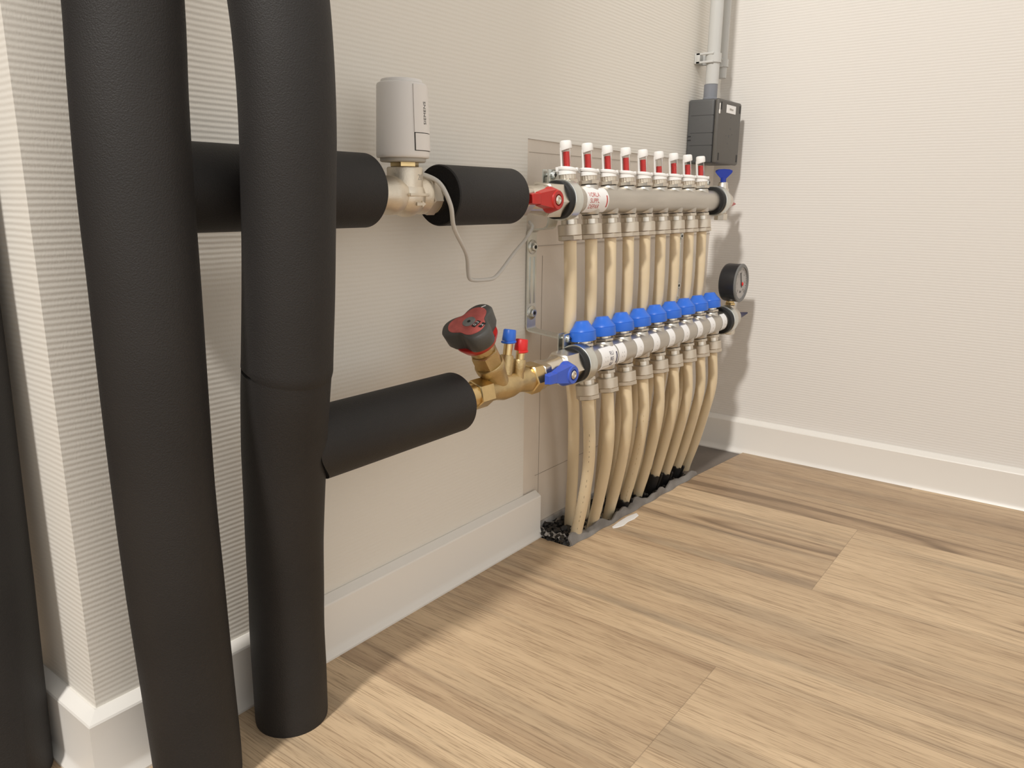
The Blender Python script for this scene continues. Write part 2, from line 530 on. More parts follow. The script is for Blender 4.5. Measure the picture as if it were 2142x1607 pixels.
baseboard('baseboard_right', 'white baseboard along the far right wall', [((L, 0.0, -0.0035), (0, -1, 0), (-1, 0, 0), 2.6, 0, 0)])

# ---------------------------------------------------------------- insulated risers and branches
def foam_profile(t0, t1, r, n=3, rnd=0.002):
    return [(t0, r - rnd), (t0 + rnd, r), (t1 - rnd, r), (t1, r - rnd)]

t = thing('insulated_riser', 'thick black foam-covered riser standing left of the outer wall corner', 'pipe', (-0.5465, 0.069, 0))
obj('foam_sleeve', G().tube([(b, 0.069, a) for b, a in ((-0.5470, 0.001), (-0.5468, 0.003), (-0.541, 0.17), (-0.5365, 0.35), (-0.5340, 0.6), (-0.5335, 1.2), (-0.5335, 2.4))], [0.034, 0.036, 0.036, 0.036, 0.036, 0.036, 0.036], 48), M['foam'], t)

t = thing('insulated_riser', 'thick black foam-covered riser against the wall just right of the outer corner', 'pipe', (-0.448, -0.06, 0))
zs = [0.001, 0.003, 0.03, 0.09, 0.18, 0.26, 0.335, 0.405, 0.47, 0.534, 0.60, 0.8, 1.4, 2.4]
xs = [-.443, -.443, -.443, -.4445, -.4465, -.4475, -.447, -.446, -.4455, -.4435, -.4405, -.437, -.437, -.437]
rs = [.0312, .0335, .0338, .0340, .0345, .0342, .0345, .0347, .0350, .0349, .0349, .0349, .0349, .0349]
ys = [-.060, -.060, -.0605, -.0625, -.067, -.072, -.077, -.080, -.080, -.080, -.080, -.080, -.080, -.080]
pts = smooth_path([(x + (y + .05) * .52, y, a) for x, y, a in zip(xs, ys, zs)], 4)
rr = []
for i in range(len(rs) - 1):
    rr += [rs[i] + (rs[i + 1] - rs[i]) * s / 4 for s in range(4)]
rr.append(rs[-1])
obj('foam_sleeve', G().tube(pts, rr, 48), M['foam'], t)

t = thing('insulated_riser', 'thick black foam-covered riser with a cross seam, in front of the upper branch', 'pipe', (-0.352, -0.055, 0))
R2 = [(-.352, -.055, .001, .031), (-.352, -.055, .004, .0325), (-.352, -.056, .05, .0326), (-.352, -.0565, .09, .0324), (-.353, -.0605, .131, .0323), (-.356, -.067, .179, .0324), (-.360, -.0765, .226, .0328),
      (-.3645, -.087, .272, .0336), (-.369, -.0985, .315, .0337), (-.370, -.1035, .338, .0337)]
R3 = [(-.370, -.1035, .3385, .0325), (-.370, -.1045, .341, .0343), (-.370, -.1065, .357, .034), (-.370, -.1115, .397, .0336), (-.370, -.1155, .436, .0332), (-.370, -.1185, .473, .0332), (-.370, -.1215, .509, .0332),
      (-.370, -.1225, .544, .0332), (-.370, -.1215, .578, .0334), (-.370, -.1185, .611, .0338), (-.369, -.111, .68, .0338), (-.368, -.10, .8, .034), (-.366, -.09, 1.2, .034), (-.366, -.09, 2.4, .034)]
def foam_run(R):
    p = smooth_path([a[:3] for a in R], 4)
    r = []
    for i in range(len(R) - 1):
        r += [R[i][3] + (R[i + 1][3] - R[i][3]) * s / 4 for s in range(4)]
    r.append(R[-1][3])
    return G().tube(p, r, 48)
obj('foam_sleeve', foam_run(R2), M['foam'], t)
def tilt_seam(g, z0):
    out = []
    for x, y, zc in g.v:
        k = max(0.0, 1 - abs(zc - z0) / 0.03)
        out.append((x, y, zc + k * (-0.16) * (x + 0.37 + 0.4 * (y + .10))))
    g.v = out
    return g
obj('foam_sleeve', foam_run(R3), M['foam'], t)

YU, ZU = -0.060, 0.4676
YL, ZL = -0.087, 0.268
t = thing('insulated_branch', 'black foam-covered upper branch between the left riser and the zone valve', 'pipe', (-0.33, -0.050, 0.4745))
def saddle(y, z, r, rx, ry, R, rest, n=72):
    rings = []
    for x, q in [(None, r)] + rest:
        ring = []
        for k in range(n):
            a = 2 * PI * k / n
            yy = y + math.cos(a) * q
            xx = x if x is not None else rx + math.sqrt(max(0.0, R * R - (yy - ry) ** 2)) + .0004
            ring.append((xx, yy, z + math.sin(a) * q))
        rings.append(ring)
    return G().ring_loft(rings)
obj('foam_sleeve', saddle(-0.050, 0.4745, .0328, -.461, -.08, .0351, [(-.30, .0328), (-.238, .0328), (-.236, .0311), (-.236, .016)]), M['foam'], t)

t = thing('insulated_branch', 'short black foam-covered upper branch between the zone valve and the red lever', 'pipe', (-0.092, YU, 0.471))
g = G().pipe((0, YU, 0.471), (1, 0, 0), -0.1485, -0.0345, 0.0297, 0.0150, 56, 0.0012)
obj('foam_sleeve', g, M['foam'], t)
obj('cut_end', G().pipe((0, YU, 0.471), (1, 0, 0), -0.1492, -0.1484, 0.0286, 0.0150, 56), M['foam_cut'], t, label='raw cut foam face beside the zone valve')
obj('inner_pipe', G().lathe((0, YU, 0.471), (1, 0, 0), [(-0.140, .0135), (-0.0345, .0135)], 32), M['nickel'], t)

t = thing('insulated_branch', 'black foam-covered lower branch from the riser to the brass balancing valve', 'pipe', (-0.24, YL, 0.2665))
obj('foam_sleeve', saddle(YL, 0.2665, .0312, -.3640, -.0862, .0337, [(-0.30, .0312), (-0.22, .0308), (-0.1585, .0306), (-0.1565, .0290), (-0.1565, .016)]), M['foam'], t)

# ---------------------------------------------------------------- zone valve, actuator and cable
VX, VZ = -0.194, 0.4705
t = thing('zone_valve', 'cast nickel zone valve body under the grey actuator', 'valve', (VX, YU, VZ))
g = G()
g.ball((VX, YU, VZ - .001), 0.0192, (1.05, 1, 0.98), 28)
g.lathe((VX, YU, VZ), (1, 0, 0), [(-0.052, .0145), (-0.030, .0150), (-0.024, .0178), (-0.018, .0178), (-0.012, .0160), (0.012, .0155), (0.018, .0175), (0.0215, .0175)], 36)
g.lathe((VX, YU, 0), (0, 0, 1), [(VZ + .002, .0172), (VZ + .010, .0168), (VZ + .0245, .0168), (VZ + .0257, .0160)], 36)
obj('body', g, M['cast'], t)
g = G().hexn((VX, YU, VZ), (1, 0, 0), 0.0225, 0.0345, 0.0188, ph=0.25)
obj('union_nut', g, M['nickel_matt'], t)
g = G().lathe((VX, YU, VZ), (1, 0, 0), [(0.034, .0178), (0.040, .0165), (0.046, .0145), (0.062, .0140)], 32)
obj('tailpiece', g, M['nickel'], t)
g = G().box((VX - .0125, YU - .0196, VZ - .0006), (VX + .0125, YU - .0150, VZ + .0022), 0.0006)
obj('casting_ridge', g, M['cast'], t)
def on_front(cx, cz, y):
    return lambda x, yy: Vector((cx + x, y, cz + yy))
def on_cyl_z(cx, cy, r, th, cz):
    return lambda x, y: Vector((cx + r * math.cos(th + x / r), cy + r * math.sin(th + x / r), cz + y))
g = text_geo('20', 0.0075, on_cyl_z(VX, YU, 0.01695, math.radians(282), VZ + .0165))
obj('cast_number', g, M['act_dark'], t, smooth=0)
ar = [(-.006, -.0015), (-.006, .0015), (.001, .0013), (.001, .003), (.006, 0), (.001, -.003), (.001, -.0013)]
g = G().prism([(a, b) for a, b in ar], (VX + .002, YU - .0178, VZ - .0075), (1, 0, 0), (0, 0, 1), (0, -1, 0), .0014)
obj('flow_arrow', g, M['cast'], t)
g = G().hexn((VX, YU, 0), (0, 0, 1), VZ + .0255, VZ + .0345, 0.0135)
obj('valve_neck', g, M['brass'], t, label='brass neck under the actuator')

AZ = 0.5015
t = thing('actuator', 'light grey cylindrical thermal actuator standing on the zone valve', 'actuator', (VX - .002, YU, AZ))
ax = VX - .002
obj('base_ring', G().lathe((ax, YU, 0), (0, 0, 1), [(AZ - .001, .0200), (AZ, .0212), (AZ + .0035, .0212)], 40), M['act_dark'], t)
obj('housing', G().lathe((ax, YU, 0), (0, 0, 1), [(AZ + .0028, .0236), (AZ + .0034, .0242), (AZ + .0050, .0245), (AZ + .008, .0245), (AZ + .0655, .0227), (AZ + .0672, .0222), (AZ + .0680, .0210)], 64), M['act'], t)
obj('top_cap', G().lathe((ax, YU, 0), (0, 0, 1), [(AZ + .0675, .0188), (AZ + .0700, .0188), (AZ + .0709, .0183), (AZ + .0712, .0172)], 48), M['act'], t)
def arc_slab(z0, z1, a0, a1, d0, d1, n=24):
    g = G(); rings = []
    for k in range(n + 1):
        th = math.radians(a0 + (a1 - a0) * k / n)
        ring = []
        for zz, dd in ((z0, d0), (z0, d1), (z1, d1), (z1, d0)):
            rr_ = 0.0245 - (zz - AZ - .008) / 0.0575 * 0.0018 + dd
            ring.append((ax + rr_ * math.cos(th), YU + rr_ * math.sin(th), zz))
        rings.append(ring)
    return g.ring_loft(rings)
cv = obj('cover_panel', arc_slab(AZ + .0245, AZ + .0655, 251, 335, -.002, .0011), M['act'], t)
obj('cable_latch', arc_slab(AZ + .0092, AZ + .0238, 253, 335, -.002, .0010), M['act'], t)
obj('panel_gap', arc_slab(AZ + .0086, AZ + .0246, 251, 335.3, -.002, .00012), M['ink'], t, label='dark gap round the latch')
def act_txt(x, y):
    zz = AZ + .0415 + x
    rr_ = 0.0245 - (zz - AZ - .008) / 0.0575 * 0.0018 + .0013
    th = math.radians(281) - y / rr_
    return Vector((ax + rr_ * math.cos(th), YU + rr_ * math.sin(th), zz))
obj('lettering', text_geo('SIEMENS', 0.0053, act_txt, 1.02), M['ink'], cv, smooth=0, label='black upright lettering')

CP = [(-0.182, -0.056, 0.4915), (-0.1725, -0.0675, 0.4890), (-0.1660, -0.0795, 0.4810), (-0.1600, -0.0865, 0.4617), (-0.1478, -0.080, 0.4400), (-0.1124, -0.065, 0.4130), (-0.0975, -0.055, 0.3935), (-0.0925, -0.0525, 0.3850), (-0.083, -0.050, 0.3820), (-0.0650, -0.0475, 0.3805),
      (-0.0450, -0.045, 0.3800), (-0.0330, -0.0425, 0.3822), (-0.0194, -0.040, 0.3885), (0.0099, -0.035, 0.4054), (0.0404, -0.030, 0.4209), (0.0621, -0.024, 0.4335), (0.072, -0.012, 0.440)]
g = G().tube(smooth_path(CP, 6), 0.0022, 12)
tag(obj('actuator_cable', g, M['cable'], at=CP[0]), 'thin grey cable looping below the short foam branch', 'cable')

# ---------------------------------------------------------------- brackets
def bracket(x, label, full=True):
    t = thing('wall_bracket', label, 'bracket', (x, 0, 0.30))
    w = 0.0195
    g = G()
    # flat bar: wall strip, arms bent outwards top and bottom, end flanges behind the bars
    th = 0.0022
    def bar(pts):
        rows = []
        P = [Vector((0, a, b)) for a, b in pts]
        n = len(P)
        for i in range(n):
            d0 = (P[i] - P[i - 1]).normalized() if i else (P[1] - P[0]).normalized()
            d1 = (P[i + 1] - P[i]).normalized() if i < n - 1 else d0
            tt = (d0 + d1).normalized()
            nn = Vector((0, -tt.z, tt.y)) / max(0.4, tt.dot(d1))
            a = P[i] + nn * th / 2; b = P[i] - nn * th / 2
            rows.append([(x, a.y, a.z), (x + w, a.y, a.z), (x + w, b.y, b.z), (x, b.y, b.z)])
        g.ring_loft(rows)
    bar([(-.034, .503), (-.034, .440), (-.032, .4345), (-.027, .432), (-.007, .430), (-.003, .427), (-.0025, .4215), (-.0025, .305), (-.0035, .3015), (-.007, .2995), (-.054, .2955), (-.0585, .2935), (-.0605, .289), (-.0605, .236)])
    strip = obj('strip', g, M['zinc'], t, smooth=25)
    g = G()
    for dx in (0.0055, 0.0145):
        g.box((x + dx - .0007, -.0048, .335), (x + dx + .0007, -.0035, .395), .0003)
    obj('pressed_rib', g, M['zinc'], strip)
    for zz in (0.408, 0.3225):
        s = obj('washer', G().lathe((x + w / 2, -.0035, zz), (0, -1, 0), [(0, .0092), (.0010, .0092), (.0014, .0086)], 32), M['zinc'], t)
        obj('bolt_head', G().lathe((x + w / 2, -.0048, zz), (0, -1, 0), [(0, .0052), (.0035, .0052), (.0042, .0046)], 24), M['zinc'], s)
        obj('hex_socket', G().lathe((x + w / 2, -.0090, zz), (0, -1, 0), [(0, .0026), (.0003, .0026)], 6), M['rubber'], s)
    return t
bracket(0.0815, 'zinc wall bracket at the left ends of both manifold bars')
bracket(0.5180, 'zinc wall bracket at the far right ends of both manifold bars')

def clamp(x, y, z, label, lug=True, r=0.0235):
    t = thing('pipe_clamp', label, 'clamp', (x, y, z))
    obj('rubber_ring', G().pipe((x, y, z), (1, 0, 0), -0.0150, 0.0125, r - .0008, 0.0160, 56, .001), M['rubber'], t)
    band = obj('steel_band', G().pipe((x, y, z), (1, 0, 0), -0.0055, 0.0115, r + .0010, r - .0015, 56, .0006), M['zinc'], t)
    # ears at the wall side with their screw
    g = G()
    g.box((x - .0055, y + .016, z + .0165), (x + .0115, y + .0185, z + .036), .0006)
    g.box((x - .0055, y + .024, z + .0105), (x + .0115, y + .0262, z + .036), .0006)
    obj('clamp_ear', g, M['zinc'], t)
    s = obj('screw', G().lathe((x + .003, y + .016, z + .0295), (0, -1, 0), [(-.012, .0022), (0, .0022), (0, .0050), (.0022, .0050), (.0036, .0036), (.0040, .0020)], 24), M['zinc'], t)
    g = G()
    g.box((x + .003 - .0027, y + .0116, z + .0295 - .0005), (x + .003 + .0027, y + .0121, z + .0295 + .0005))
    g.box((x + .003 - .0005, y + .0116, z + .0295 - .0027), (x + .003 + .0005, y + .0121, z + .0295 + .0027))
    obj('cross_slot', g, M['rubber'], s, smooth=0)
clamp(0.0720, YU, ZU, 'zinc clamp ring with black rubber beside the red lever')
clamp(0.5350, YU, ZU, 'zinc clamp ring with black rubber at the far end of the upper bar')
clamp(0.0740, YL, ZL, 'zinc clamp ring with black rubber beside the blue lever')
clamp(0.5420, YL, ZL, 'zinc clamp ring with black rubber below the pressure gauge end')

# ---------------------------------------------------------------- manifold bars
PU, DU, TU = 0.0865, 0.0494, 0.09      # first upper port, pitch, lean
PL, DL, TL = 0.0940, 0.0500, 0.128

def cyl_patch(x0, x1, y, z, r, a0, a1, n=20):
    """thin curved sticker on a bar along x; angle 0 faces the room, 90 is up"""
    rings = []
    g = G()
    for k in range(n + 1):
        a = math.radians(a0 + (a1 - a0) * k / n)
        c, s = -math.cos(a), math.sin(a)
        rings.append([(x0, y + c * r, z + s * r), (x1, y + c * r, z + s * r), (x1, y + c * (r - .0004), z + s * (r - .0004)), (x0, y + c * (r - .0004), z + s * (r - .0004))])
    return g.ring_loft(rings)
def bar_txt(xc, y, z, r, deg):
    def f(a, b):
        an = math.radians(deg) + b / r
        return Vector((xc + a, y - math.cos(an) * r, z + math.sin(an) * r))
    return f

def manifold(name, label, y, z, p0, dp, lean, x0, x1):
    t = thing(name, label, 'manifold', ((x0 + x1) / 2, y, z))
    g = G().lathe((0, y, z), (1, 0, 0), [(x0, .0160), (x0 + .001, .0168), (x1 - .001, .0168), (x1, .0160)], 48)
    bar = obj('bar', g, M['nickel_bar'], t)
    for i in range(9):
        x = p0 + dp * i
        a = Vector((0, math.sin(lean), math.cos(lean)))
        bs = obj('port_boss', G().lathe((x, y, z), a, [(-.0182, .0108), (-.0170, .0114), (-.010, .0128), (.010, .0128), (.0170, .0114), (.0182, .0108)], 28), M['nickel_bar'], t)
        obj('port_gap_shadow', G().lathe((x, y, z), a, [(-.0196, .0100), (-.0175, .0105), (.0175, .0105), (.0196, .0100)], 24), M['rubber'], bs)  # black O-ring colour paints the shadow in the gap beside the boss
    return t, bar
mu, bar_u = manifold('supply_manifold', 'upper nickel manifold bar carrying the row of white flow meters', YU, ZU, PU, DU, TU, 0.060, 0.547)
ml, bar_l = manifold('return_manifold', 'lower nickel manifold bar carrying the row of blue caps', YL, ZL, PL, DL, TL, 0.060, 0.556)

st = obj('sticker', cyl_patch(0.1045, 0.1560, YU, ZU, .0172, -62, 62), M['paper'], mu, label='white sticker with red lettering')
g = G()
for txt, dg, s in (('VORLA', 22, .0082), ('SUPPL', -3, .0082), ('DEPAR', -28, .0082)):
    q = text_geo(txt, s, bar_txt(0.1210, YU, ZU, .0174, dg))
    b = len(g.v); g.v += q.v; g.f += [tuple(b + i for i in f) for f in q.f]
obj('lettering', g, M['red_ink'], st, smooth=0)
obj('printed_bar', cyl_patch(0.1500, 0.1524, YU, ZU, .0175, -30, 20), M['red_ink'], st)

st = obj('sticker', cyl_patch(0.1090, 0.1490, YL, ZL, .0172, -60, 58), M['paper'], ml, label='white sticker with dark lettering')
g = G()
for txt, dg in (('RU', 22), ('RE', -3), ('RE', -28)):
    q = text_geo(txt, .0078, bar_txt(0.1330, YL, ZL, .0174, dg))
    b = len(g.v); g.v += q.v; g.f += [tuple(b + i for i in f) for f in q.f]
obj('lettering', g, M['dark_ink'], st, smooth=0)
obj('printed_bar', cyl_patch(0.1445, 0.1468, YL, ZL, .0175, -28, 24), M['dark_ink'], st)
for i in range(9):
    xa = (0.1085 if i == 0 else PL + DL * i + .0080)
    wd = .0185 if i > 1 else .0200
    s = obj('number_sticker', cyl_patch(xa, xa + wd, YL, ZL, .01745, -40, 56), M['paper'], ml)
    q = text_geo('11' if i < 2 else '1', .0105, bar_txt(xa + wd * .55, YL, ZL, .0177, 0))
    obj('number', q, M['pencil'], s, smooth=0)
    obj('rule', cyl_patch(xa + .004, xa + wd - .002, YL, ZL, .0177, -32, -29.5, 3), M['act_dark'], s)

# ---------------------------------------------------------------- lever ball valves
def ball_valve(label, y, z, x0, m, hx, bodyend):
    t = thing('ball_valve', label, 'valve', (x0, y, z))
    g = G()
    g.hexn((0, y, z), (1, 0, 0), x0, x0 + .013, .0178, ph=.3)
    g.lathe((0, y, z), (1, 0, 0), [(x0 + .013, .0150), (x0 + .018, .0158), (x0 + .034, .0160), (x0 + .042, .0172), (x0 + .046, .0172)], 36)
    g.lathe((hx, y, z), (0, -1, 0), [(.010, .0098), (.0215, .0090)], 24)
    obj('body', g, M['nickel'], t)
    g = G().hexn((0, y, z), (1, 0, 0), x0 + .044, bodyend, .0218, .002, ph=.1)
    obj('union_nut', g, M['nickel'], t)
    # lever: flared hub round the stem and one tapering wing
    g = G()
    hub = [(.0175, .0150), (.0195, .0152), (.0305, .0112), (.0318, .0102), (.0316, .0066), (.0290, .0062)]
    g.lathe((hx, y, z), (0, -1, 0), hub, 40)
    wing = []
    for dx, h0, yb, yf in ((-.004, .0125, .0185, .0306), (-.018, .0100, .0200, .0296), (-.030, .0076, .0215, .0282), (-.0305, .0066, .0208, .0286), (-.044, .0062, .0208, .0284), (-.0455, .0052, .0216, .0276)):
        wing.append([(hx + dx, y - yb, z + .001 - h0), (hx + dx, y - yf, z + .001 - h0 * .82), (hx + dx, y - yf, z + .001 + h0 * .82), (hx + dx, y - yb, z + .001 + h0)])
    g.ring_loft(wing)
    lv = obj('lever', g, m, t, smooth=32)
    obj('lever_screw', G().lathe((hx, y, z), (0, -1, 0), [(.024, .0052), (.0318, .0052), (.0328, .0042), (.0330, .0028), (.0322, .0020)], 24), M['nickel'], t)
    return t
ball_valve('nickel ball valve with a red lever at the left end of the upper bar', YU, ZU, -0.0170, M['red'], 0.0180, 0.058)
ball_valve('nickel ball valve with a blue lever at the left end of the lower bar', YL, ZL, -0.0140, M['blue_lever'], 0.0185, 0.060)

# ---------------------------------------------------------------- flow meters
def flow_meter():
    t = thing('flow_meter', '', 'flow meter', (PU, YU, ZU), 'flow meters on the upper bar', True, -TU)
    up = (0, 0, 1)
    nb = obj('nut', G().hexn((0, 0, 0), up, .0192, .0245, .0128, .0008, ph=.35), M['nickel'], t)
    g = G()
    n = 40
    rings = []
    for zz in (.0240, .0300):
        rings.append([((.0100 + (.0003 if k % 2 else -.0003)) * math.cos(2 * PI * k / n), (.0100 + (.0003 if k % 2 else -.0003)) * math.sin(2 * PI * k / n), zz) for k in range(n)])
    g.ring_loft(rings)
    obj('knurled_neck', g, M['nickel_matt'], t)
    g = G()
    g.lathe((0, 0, 0), up, [(.0296, .0104), (.0300, .0110), (.0352, .0107), (.0356, .0100)], 36)
    # sloping collar with two ears
    rings = []
    for r, dz in ((.0116, .0345), (.0119, .0352), (.0119, .0372), (.0108, .0385), (.0075, .0392)):
        rings.append([(r * math.cos(2 * PI * k / 36), r * math.sin(2 * PI * k / 36), dz + .0016 * math.cos(2 * PI * k / 36 - math.radians(135)) * (r / .0119)) for k in range(36)])
    g.ring_loft(rings)
    for an in (140, 315):
        c, s = math.cos(math.radians(an)), math.sin(math.radians(an))
        g.box((c * .0120 - .0018, s * .0120 - .0018, .0338), (c * .0120 + .0018, s * .0120 + .0018, .0384 + (.001 if an == 140 else -.0005)), .0005)
    obj('collar', g, M['meter_white'], t)
    # cage: curved wall on the far-left side joining the cap
    rings = []
    for k in range(13):
        th = math.radians(106 + 46 * k / 12)
        c, s = math.cos(th), math.sin(th)
        rings.append([(.0078 * c, .0078 * s, .037), (.0078 * c, .0078 * s, .0620), (.0060 * c, .0060 * s, .0620), (.0060 * c, .0060 * s, .037)])
    g = G().ring_loft(rings)
    rings = []
    for r, zz, k_ in ((.0070, .0592, 1), (.0074, .0600, 1), (.0072, .0672, 0), (.0068, .0690, 0), (.0058, .0698, 0)):
        rings.append([(r * math.cos(2 * PI * k / 32), r * math.sin(2 * PI * k / 32), zz + k_ * .0016 * math.cos(2 * PI * k / 32 - math.radians(300))) for k in range(32)])
    g.ring_loft(rings)
    obj('cap', g, M['meter_white'], t)
    obj('sight_tube', G().pipe((0, 0, 0), up, .0385, .0604, .0055, .0046, 28), M['clear'], t)
    g = G()
    for k in range(9):
        th0 = math.radians(172)
        zz = .0405 + k * .0020
        a = th0; b2 = math.radians(190)
        g.v += []
        bidx = len(g.v)
        g.v += [(.0057 * math.cos(a), .0057 * math.sin(a), zz), (.0057 * math.cos(b2), .0057 * math.sin(b2), zz), (.0057 * math.cos(b2), .0057 * math.sin(b2), zz + .0004), (.0057 * math.cos(a), .0057 * math.sin(a), zz + .0004)]
        g.f.append((bidx, bidx + 1, bidx + 2, bidx + 3))
    obj('scale', g, M['ink'], t, smooth=0)
    fl = obj('float', G().lathe((0, 0, 0), up, [(0, .0040), (.0178, .0040), (.0182, .0036)], 24), M['red_float'], t)
    fl.location = (0.0, 0.0, .0388)
    return t
FML = ['white flow meter with red float, first from the red lever', 'white flow meter with red float, second from the red lever', 'white flow meter with red float, third from the red lever',
       'white flow meter with red float, fourth from the red lever', 'white flow meter with red float, fifth and middle one of the row',
       'white flow meter whose red float sits lowest, sixth from the red lever', 'white flow meter with red float, third from the far end',
       'white flow meter with red float, second from the far end', 'white flow meter with red float, last before the far end valve']
fm0 = flow_meter()
fm0['label'] = FML[0]
lev = [1.0, .97, .97, .97, .94, .55, .90, .88, .90]
for i in range(1, 9):
    r, parts = dup(fm0, (PU + DU * i, YU, ZU), FML[i])
    for p in parts:
        if p.name.startswith('float'): p.scale = (1, 1, lev[i])

# ---------------------------------------------------------------- blue caps
def blue_cap():
    t = thing('valve_cap', '', 'valve cap', (PL, YL, ZL), 'blue caps on the lower bar', True, -TL)
    up = (0, 0, 1)
    obj('nut', G().hexn((0, 0, 0), up, .0190, .0232, .0128, .0008, ph=.2), M['nickel'], t)
    obj('stem', G().lathe((0, 0, 0), up, [(.0228, .0098), (.0285, .0098)], 12), M['nickel'], t)
    g = G().lathe((0, 0, 0), up, [(.0262, .0150), (.0266, .0160), (.0280, .0166), (.0378, .0166), (.0382, .0162), (.0386, .0166), (.0392, .0164), (.0440, .0126), (.0443, .0122), (.0506, .0082), (.0512, .0078), (.0514, .0060)], 48)
    obj('cap', g, M['blue'], t)
    return t
cap0 = blue_cap()
CL = ['blue valve cap nearest the blue lever, above the dark-lettered sticker', 'blue valve cap, second from the blue lever', 'blue valve cap, third from the blue lever', 'blue valve cap, fourth from the blue lever',
      'blue valve cap, fifth and middle one of the row', 'blue valve cap, fourth from the pressure gauge', 'blue valve cap, third from the pressure gauge', 'blue valve cap, second from the pressure gauge', 'blue valve cap right beside the pressure gauge']
cap0['label'] = CL[0]
for i in range(1, 9):
    dup(cap0, (PL + DL * i, YL, ZL), CL[i])

# ---------------------------------------------------------------- heating pipes with their compression nuts
def fitting(parent, x, y, z, lean):
    a = Vector((0, math.sin(lean), math.cos(lean)))
    n = obj('compression_nut', G().lathe((x, y, z), a, [(-.0495, .0115), (-.0490, .0128)], 32).lathe((x, y, z), a, [(-.0430, .0140), (-.0425, .0146), (-.0305, .0146), (-.0296, .0138)], 40).hexn((x, y, z), a, -.0490, -.0428, .0150, .0010, ph=.35), M['nickel_matt'], parent)
    obj('adapter', G().lathe((x, y, z), a, [(-.0300, .0102), (-.0232, .0102)], 12).hexn((x, y, z), a, -.0236, -.0190, .0122, .0006, ph=.2), M['nickel'], n)
def sleeve(parent, p, h, m):
    g = G(); rings = []
    d = Vector(m).normalized(); u, w, _ = basis(d)
    for k in range(21):
        th = math.radians(-150 + 300 * k / 20)
        c = u * math.cos(th) + w * math.sin(th)
        p = Vector(p)
        top = h + .0015 * math.sin(k * 1.7)
        rings.append([p + c * .0112 - d * .012, p + c * .0118 + d * top, p + c * .0090 + d * top, p + c * .0090 - d * .012])
    obj('foam_collar', G().ring_loft(rings), M['foam'], parent, label='short black foam collar at the floor')

UL = ['cream heating pipe below the first flow meter, at the back', 'cream heating pipe below the second flow meter', 'cream heating pipe below the third flow meter', 'cream heating pipe below the fourth flow meter', 'cream heating pipe below the fifth flow meter',
      'cream heating pipe below the sixth flow meter', 'cream heating pipe below the seventh flow meter', 'cream heating pipe below the eighth flow meter', 'cream heating pipe below the ninth flow meter, far end at the back']
for i in range(9):
    x = PU + DU * i
    s = 1 - i * .085
    e = -.0022 * i
    t = thing('heating_pipe', UL[i], 'pipe', (x, YU, ZU - .049), 'supply pipes below the flow meters')
    P = [(x, YU - .0042, ZU - .047), (x + .002 * s, YU - .0055, .36), (x + .007 * s, YU - .003, .31), (x + .019 * s, YU + .004, .26), (x + .047 * s + e * .4, YU + .013, .19), (x + .069 * s + e, YU + .025, .09), (x + .077 * s + e * 1.3, YU + .033, .0), (x + .079 * s + e * 1.3, YU + .036, -.045)]
    obj('hose', G().tube(smooth_path(P, 6), .0080, 20), M['pex'], t)
    fitting(t, x, YU, ZU, TU)
LL = ['cream heating pipe below the blue cap nearest the blue lever, in front', 'cream heating pipe below the second blue cap', 'cream heating pipe below the third blue cap', 'cream heating pipe below the fourth blue cap, with a yellowed stripe',
      'cream heating pipe below the fifth blue cap', 'cream heating pipe below the sixth blue cap', 'cream heating pipe below the seventh blue cap', 'cream heating pipe below the eighth blue cap', 'cream heating pipe below the blue cap beside the gauge']
SL = {3: .017, 4: .010, 5: .034, 6: .022, 7: .020}
for i in range(9):
    x = PL + DL * i
    f = .029 - .0044 * i
    t = thing('heating_pipe', LL[i], 'pipe', (x, YL, ZL - .050), 'return pipes below the blue caps')
    P = [(x, YL - .0058, ZL - .048), (x + .0065, YL - .0068, .165), (x + .011 + f * .42, YL + .004, .11), (x + .014 + f * .72, YL + .019, .05), (x + f + .017, YL + .034, .0), (x + f + .018, YL + .038, -.045)]
    obj('hose', G().tube(smooth_path(P, 6), .0080, 20), M['pex'], t)
    fitting(t, x, YL, ZL, TL)
    # faint printed run of marks along the hose
    if i in (0, 3):
        g = G()
        pp = smooth_path(P, 14)
        rnd = random.Random(i)
        for k in range(12, 60, 2):
            if rnd.random() < .35: continue
            q = pp[k]; d = (pp[k + 1] - pp[k]).normalized()
            side = Vector((-.86, -.5, 0)); side = (side - d * side.dot(d)).normalized(); w = d.cross(side).normalized()
            c = q + side * .00805
            h = .00024; ln = .0005 + .0016 * rnd.random()
            b = len(g.v)
            g.v += [tuple(c + w * h - d * ln), tuple(c - w * h - d * ln), tuple(c - w * h + d * ln), tuple(c + w * h + d * ln)]
            g.f.append((b, b + 1, b + 2, b + 3))
        obj('printed_marks', g, M['print'] if i == 0 else M['faded_print'], t, smooth=0)
    if i in SL:
        sleeve(t, Vector(P[4]) + Vector((0, -.001, 0)), SL[i], (P[3][0] - P[4][0], P[3][1] - P[4][1], .05))

